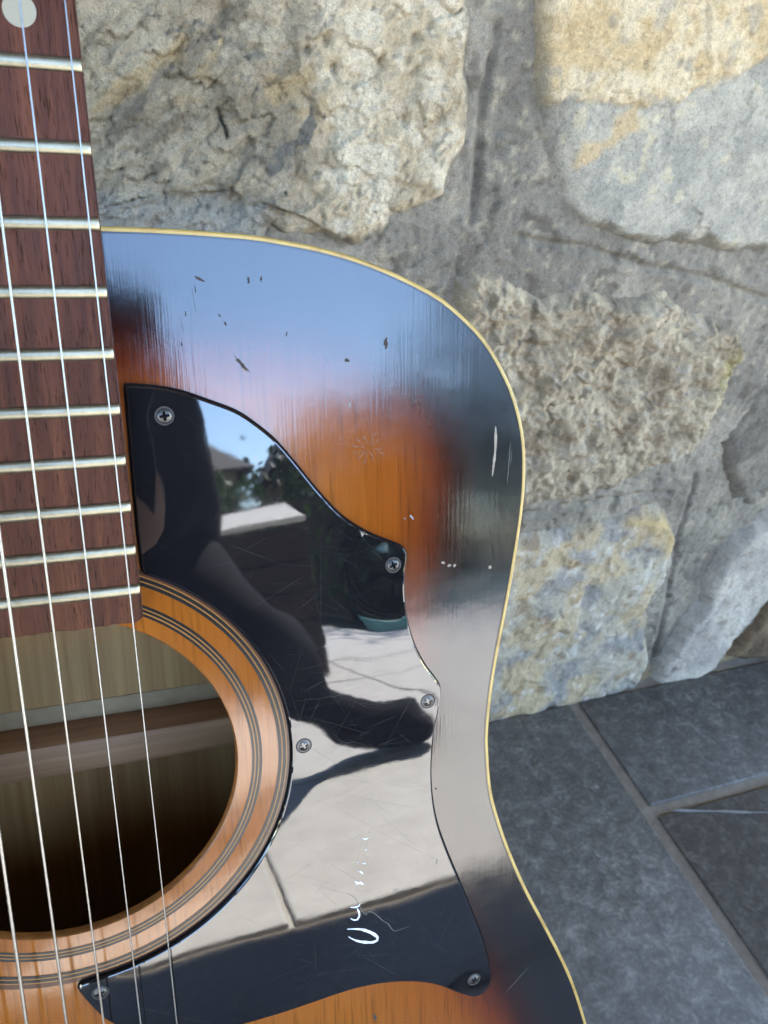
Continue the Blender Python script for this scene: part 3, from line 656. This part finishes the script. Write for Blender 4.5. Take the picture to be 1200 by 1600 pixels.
for i, (u, v, a, b, g, m_) in enumerate([(50.7,371.9,1.7,.55,.5,M_chipd),(64,372.2,.45,1.4,0,M_chipd),(67.5,371.9,.35,1,0,M_chipd),(60.9,395.1,3.9,.75,.85,M_chipd),(61.8,396.6,1.4,.5,.7,M_chipl),(103.7,389.8,.8,2.3,.1,M_chipd),(91.6,394.7,1.0,.8,.2,M_chipd),(57,383.8,.5,1.0,-.5,M_chipd),(55.5,381.5,.3,.9,-.6,M_chipd),(46.5,381,.3,1,0,M_chipd),(92.2,407.6,.55,1.2,.2,M_chipg),(92.0,405.4,.3,.5,.2,M_chipg),(111.6,444.1,1.3,.6,.9,M_chipg),(109.2,444.3,.6,.35,.1,M_chipg),(122.4,460.4,1.0,.7,.2,M_chipl),(124.6,461.6,.8,.8,.2,M_chipl),(126.4,461.9,.8,.8,.2,M_chipl),(139.2,463.8,.8,.8,.5,M_chipl),(96.3,634.6,.9,2.2,-.3,M_chipd),(120.2,543.5,.4,.6,0,M_chipd),(44.8,389,.25,.8,0,M_chipd),(49.5,374.5,.2,1.6,0,M_chipd),(74,387,.25,.9,.2,M_chipd)]):
    chip(u, v, a, b, g, m_, i)
fs = lambda u, v: .00010
for P, w, m_ in (([(140.2,416.8),(140.3,424),(139.4,433)], .9, M_chipl), ([(145.6,422),(145.2,430),(144.8,436)], .22, M_scr), ([(146.2,424.5),(145.9,430)], .18, M_scr), ([(149,412.5),(149.2,413.4)], .8, M_chipl), ([(160,632),(150,641)], .16, M_scr2), ([(45,382),(45.6,386)], .09, M_chipd), ([(48.6,374),(49.2,381)], .08, M_chipd)):
    bm = bmesh.new(); ribbon(bm, P, w, fs, True, .3); obj('top_scratch', bm_mesh('top_scratch', bm), m_, soundboard, smooth=False)
bm = bmesh.new()       # flower shaped crack in the lacquer: raised hairlines
for i in range(11):
    a = i*2*math.pi/11+rng.uniform(-.2, .2); r0, r1 = rng.uniform(.3, 1.6), rng.uniform(3.4, 4.8)
    q = [(97.6+math.cos(a+rng.uniform(-.15, .15))*r*1.05, 421.2+math.sin(a+rng.uniform(-.15, .15))*r) for r in np.linspace(r0, r1, 5)]
    ribbon(bm, q, .22, lambda u, v: .00009, True, .5)
    for s_ in (-1, 1):
        e = q[-1]; ribbon(bm, [q[3], (e[0]+math.cos(a+s_*.6)*.7, e[1]+math.sin(a+s_*.6)*.7)], .18, lambda u, v: .00009, True)
M_crack = mat('crazed_lacquer', (.15, .052, .012), .2, 1.75)[0]
obj('lacquer_crack', bm_mesh('lacquer_crack', bm), M_crack, soundboard, smooth=False)

# ------------------------------------------------------------------ what the gloss mirrors: roof edge, terrace things, garden, photographer
M_roof = rough_mat('roof_boards', (.035, .027, .02), (.06, .047, .035), 30)
pr_ = bpy.data.objects.new('porch_roof', None); COL.objects.link(pr_); pr_.location = (0, .5, 2.3); tag(pr_, 'dark boarded porch roof above the stone wall', 'roof')
for i in range(18):
    bm = bmesh.new(); y1 = .15-.142*i; box(bm, -4, 6, y1-.138, y1, 0, .03, .003); obj('board', bm_mesh('board', bm), M_roof, pr_, smooth=False)
bm = bmesh.new(); box(bm, -4.05, 6.05, -2.48, .2, .034, .09); obj('roof_deck', bm_mesh('roof_deck', bm), M_roof, pr_, smooth=False)

M_boxw = rough_mat('dark_brown_boards', (.022, .016, .011), (.04, .028, .02), 20); M_lid = rough_mat('pale_lid', (.55, .53, .50), (.68, .66, .62), 20)
gb = bpy.data.objects.new('garden_box', None); COL.objects.link(gb); gb.location = (.07, -2.6, 0); tag(gb, 'dark brown garden box with pale sloping lid mirrored in the pickguard', 'garden box')
for i in range(5):
    bm = bmesh.new(); box(bm, -.55, .54, -.5, 0, .005+i*.116, .117+i*.116, .006); obj('board', bm_mesh('board', bm), M_boxw, gb, smooth=False)
bm = bmesh.new(); box(bm, -.60, .53, -.42, .02, -.012, .012, .006)
lid = obj('lid', bm_mesh('lid', bm), M_lid, gb, smooth=False); lid.location = (0, -.02, .60); lid.rotation_euler = (R(-14), R(-2.5), 0)

M_teal = rough_mat('teal_paint', (.13, .30, .26), (.20, .40, .35), 10, .5)
bm = bmesh.new(); box(bm, 1.65, 3.6, -5.75, -5.45, -.01, .17, .03, 3); tag(obj('garden_edging', bm_mesh('garden_edging', bm), M_teal, smooth=False), 'low teal edging at the far side of the terrace mirrored in the top', 'edging')

def leaf_mat(name, c0, c1):
    m, n, l, b = mat(name, rough=.55); f = noise(n, l, coords(n, l), 2.5, 4, .6)
    l.new(ramp(n, l, f, [(.35, c0), (.65, c1)]), b.inputs['Base Color']); return m
M_leaf = leaf_mat('hedge_leaf', (.05, .09, .02), (.12, .17, .04)); M_leaf2 = leaf_mat('tree_leaf', (.018, .030, .012), (.045, .065, .022)); M_bark = rough_mat('bark', (.05, .035, .025), (.10, .075, .05), 30)
def leaves(name, pts, size, m, par, seed):
    r = np.random.RandomState(seed); n = len(pts); a = r.normal(size=(n, 3)); a /= np.linalg.norm(a, axis=1)[:, None]; b = np.cross(a, r.normal(size=(n, 3))); b /= np.linalg.norm(b, axis=1)[:, None]
    s = size*r.uniform(.6, 1.4, (n, 1)); V = np.stack([pts-a*s, pts+b*s*.45, pts+a*s, pts-b*s*.45], 1).reshape(-1, 3)
    return obj(name, pyd(name, V, [(4*i, 4*i+1, 4*i+2, 4*i+3) for i in range(n)]), m, par, smooth=False)
r = np.random.RandomState(4)
def hedge(x0, x1, y0, y1, h, n, label, seed):
    e = bpy.data.objects.new('hedge', None); COL.objects.link(e); e.location = ((x0+x1)/2, (y0+y1)/2, 0); w, d = x1-x0, y1-y0
    p = r.uniform(-.5, .5, (n, 3))*[w, d, 1]; top = h*(1+.13*np.sin(p[:, 0]*5)+.08*np.sin(p[:, 0]*13+1)); p[:, 2] = (p[:, 2]+.5)**.8*top
    leaves('foliage', p, .055, M_leaf, e, seed)
    bm = bmesh.new(); box(bm, -w/2+.1, w/2-.1, -d/2+.15, d/2-.15, 0, h*.8); obj('stem_core', bm_mesh('stem_core', bm), M_bark, e, smooth=False); return tag(e, label, 'hedge')
hedge(-4, 2.2, -8.3, -7.5, 1.5, 9000, 'clipped green hedge beyond the terrace mirrored in the pickguard', 1)
def tree(x, y, h, rad, label, seed, n=3500):
    e = bpy.data.objects.new('leafy_tree', None); COL.objects.link(e); e.location = (x, y, -.06); rr = np.random.RandomState(seed)
    bm = bmesh.new(); tube(bm, [(0, 0, 0), (.05, 0, h*.3), (.02, .05, h*.6), (0, 0, h*.85)], [.11, .09, .06, .03], 8)
    cl = []
    for k in range(26):
        a = rr.uniform(0, 6.28); q = rr.uniform(.15, 1)**.5*rad; z_ = rr.uniform(.12, .93)*h; q *= 1-.5*max(0, z_/h-.5)*2*.8; cl.append((q*math.cos(a), q*math.sin(a), z_))
        if k < 9: tube(bm, [(.02, 0, z_*.6), (cl[-1][0]*.6, cl[-1][1]*.6, z_*.85), cl[-1]], [.04, .025, .01], 6)
    obj('trunk', bm_mesh('trunk', bm), M_bark, e)
    P = np.concatenate([np.array(c_)+rr.normal(size=(n//26, 3))*[rad*.24, rad*.24, h*.085] for c_ in cl]); P = P[P[:, 2] > .05]
    leaves('crown', P, .075, M_leaf2, e, seed); return tag(e, label, 'tree')
tree(2.35, -8.4, 2.4, 1.0, 'bushy green tree right of the hedge mirrored in the pickguard', 11)
tree(3.5, -8.1, 2.5, 1.1, 'dark green tree mirrored in the upper bout', 12)
tree(4.9, -8.0, 5.0, 1.5, 'tall dark tree at the right mirrored near the guitar edge', 13, 6000)
tree(6.9, -7.5, 5.4, 1.9, 'tallest dark tree far right of the terrace', 14, 6000)
tree(-5.5, -9, 4.6, 1.9, 'dark tree added far left of the terrace for the light', 15, 6000)  # unseen tree, added on the left for its effect on the light

M_hw = rough_mat('house_plaster', (.22, .17, .11), (.30, .24, .16), 4); M_hr = rough_mat('house_roof', (.03, .027, .025), (.06, .05, .045), 10); M_gl = mat('window_glass', (.02, .025, .03), .05)[0]
def house(x0, x1, y, h, label):
    e = bpy.data.objects.new('house', None); COL.objects.link(e); e.location = ((x0+x1)/2, y, 0); w = x1-x0
    bm = bmesh.new(); box(bm, -w/2, w/2, -5, 0, 0, h*.86); obj('wall', bm_mesh('wall', bm), M_hw, e, smooth=False)
    bm = bmesh.new(); v_ = [bm.verts.new(p) for p in ((-w/2-.3, .35, h*.84), (w/2+.3, .35, h*.84), (w/2+.3, -5.3, h*.84), (-w/2-.3, -5.3, h*.84), (-w/2+.3, -2.5, h*1.2), (w/2-.3, -2.5, h*1.2))]
    for f in ((0, 1, 5, 4), (1, 2, 5), (2, 3, 4, 5), (3, 0, 4), (3, 2, 1, 0)): bm.faces.new([v_[i] for i in f])
    obj('roof', bm_mesh('roof', bm), M_hr, e, smooth=False)
    k = max(1, int(w/2))
    for i in range(k):
        cx = -w/2+w*(i+.5)/k; bm = bmesh.new(); box(bm, cx-.45, cx+.45, -.02, .03, h*.35, h*.7); f = obj('window', bm_mesh('window', bm), M_lid, e, smooth=False)
        bm = bmesh.new(); box(bm, cx-.38, cx+.38, .032, .04, h*.38, h*.67); obj('pane', bm_mesh('pane', bm), M_gl, f, smooth=False)
    return tag(e, label, 'house')
house(-7, 1.62, -14, 3.0, 'brown house with dark roof behind the hedge mirrored in the pickguard')
house(2.75, 6.0, -14.5, 3.1, 'second house half hidden by trees mirrored in the pickguard')

# the photographer, bending forward with a phone
V = []; Ed = []; Ra = []
def jv(p, rad, parent=None):
    V.append(p); Ra.append(rad if hasattr(rad, '__len__') else (rad, rad))
    if parent is not None: Ed.append((parent, len(V)-1))
    return len(V)-1
px = -.10
pel = jv((px+.04, -1.18, .46), (.18, .16)); sp = jv((px+.07, -1.05, .62), (.17, .13), pel); ch = jv((px, -.86, .80), (.15, .12), sp); px = px-.10; nk = jv((px, -.72, .95), .06, ch)
hd0 = jv((px, -.68, 1.01), (.075, .08), nk); hd = jv((px, -.63, 1.08), (.08, .095), hd0); hd1 = jv((px, -.57, 1.02), (.055, .06), hd); jv((px, -.515, 1.06), .014, hd)
for s_, wr in ((1, (-.012, -.13, .455)), (-1, (-.10, -.13, .50))):
    sh = jv((px+s_*.18, -.80, .84), .068, ch); el = jv((wr[0]+(-.05 if s_ > 0 else -.12), -.46, .60), .046, sh); w_ = jv(wr, .03, el); pm = jv((wr[0]-s_*.012, wr[1]+.055, wr[2]-.01), (.032, .018), w_)
    for k, ln in enumerate((.07, .08, .075, .06)):
        b0 = jv((wr[0]-s_*.02, wr[1]+.075, wr[2]+.018-k*.018), .009, pm); b1 = jv((wr[0]-s_*(.02+ln*.35), wr[1]+.085, wr[2]+.02-k*.019), .0085, b0); jv((wr[0]-s_*(.02+ln*.7), wr[1]+.075, wr[2]+.02-k*.019), .007, b1)
    t0 = jv((wr[0]-s_*.02, wr[1]+.03, wr[2]+.02), .011, w_); jv((wr[0]-s_*.04, wr[1]+.055, wr[2]+.035), .009, t0)
for s_, kn, an in ((1, (.13, -.92, .29), (.28, -1.24, .11)), (-1, (px-.16, -.80, .42), (px-.16, -1.02, .09))):
    hp = jv((px+.12+s_*.10, -1.12, .44), .13, pel); k_ = jv(kn, .085, hp); ca = jv(((kn[0]+an[0])/2, (kn[1]+an[1])/2-.02, (kn[2]+an[2])/2+.06), .085, k_); a_ = jv(an, .06, ca); jv((an[0]+(.12 if s_ > 0 else 0), an[1]+(.02 if s_ > 0 else .09), .055), (.055, .055), a_); jv((an[0]+(.25 if s_ > 0 else -.02), an[1]+(.05 if s_ > 0 else .18), .05), (.055, .05), len(V)-1)
pm_ = bpy.data.meshes.new('person'); pm_.from_pydata([tuple(a) for a in V], Ed, []); pm_.update()
m, n, l, b = mat('dark_clothes', rough=.9, ior=1.2); geo = n.new('ShaderNodeNewGeometry')
def near(c, rad):
    d = n.new('ShaderNodeVectorMath'); d.operation = 'DISTANCE'; l.new(geo.outputs['Position'], d.inputs[0]); d.inputs[1].default_value = c; return math_n(n, l, 'LESS_THAN', d.outputs['Value'], rad)
sk = math_n(n, l, 'MAXIMUM', near((px, -.61, 1.05), .15), near((-.05, -.06, .47), .09)); fab = noise(n, l, coords(n, l), 40, 4, .6)
l.new(mix(n, l, ramp(n, l, fab, [(.3, (.006, .007, .010)), (.7, (.013, .014, .020))]), (.42, .25, .18), sk), b.inputs['Base Color'])
person = obj('person', pm_, m); tag(person, 'person in dark clothes crouching to hold the phone, mirrored as a dark shape', 'person')
md = person.modifiers.new('skin', 'SKIN'); sd = person.modifiers.new('sub', 'SUBSURF'); sd.levels = 2; sd.render_levels = 2; md.use_smooth_shade = True
if not pm_.skin_vertices: pm_.skin_vertices.new()
for i, s in enumerate(pm_.skin_vertices[0].data): s.radius = Ra[i]; s.use_root = (i == 0)
bm = bmesh.new(); bmesh.ops.create_uvsphere(bm, u_segments=24, v_segments=16, radius=.108)
for v in bm.verts: v.co = Vector((v.co.x*.88+px, v.co.y*1.0-.67, v.co.z*.95+1.10))
M_hair = rough_mat('dark_hair', (.01, .007, .005), (.03, .02, .012), 200, .5); obj('hair', bm_mesh('hair', bm), M_hair, person)

ph = bpy.data.objects.new('phone', None); COL.objects.link(ph); ph.matrix_world = cm.copy(); tag(ph, 'dark phone held in front of the guitar by the crouching person', 'phone')
M_ph = mat('phone_body', (.012, .012, .014), .25)[0]
bm = bmesh.new(); box(bm, -.055, .02, -.14, .015, .006, .014, .003); obj('phone_body', bm_mesh('phone_body', bm), M_ph, ph, sharp=40)
bm = bmesh.new(); box(bm, -.022, .016, -.026, .012, .003, .0061, .001); obj('camera_bump', bm_mesh('camera_bump', bm), M_ph, ph, sharp=40)
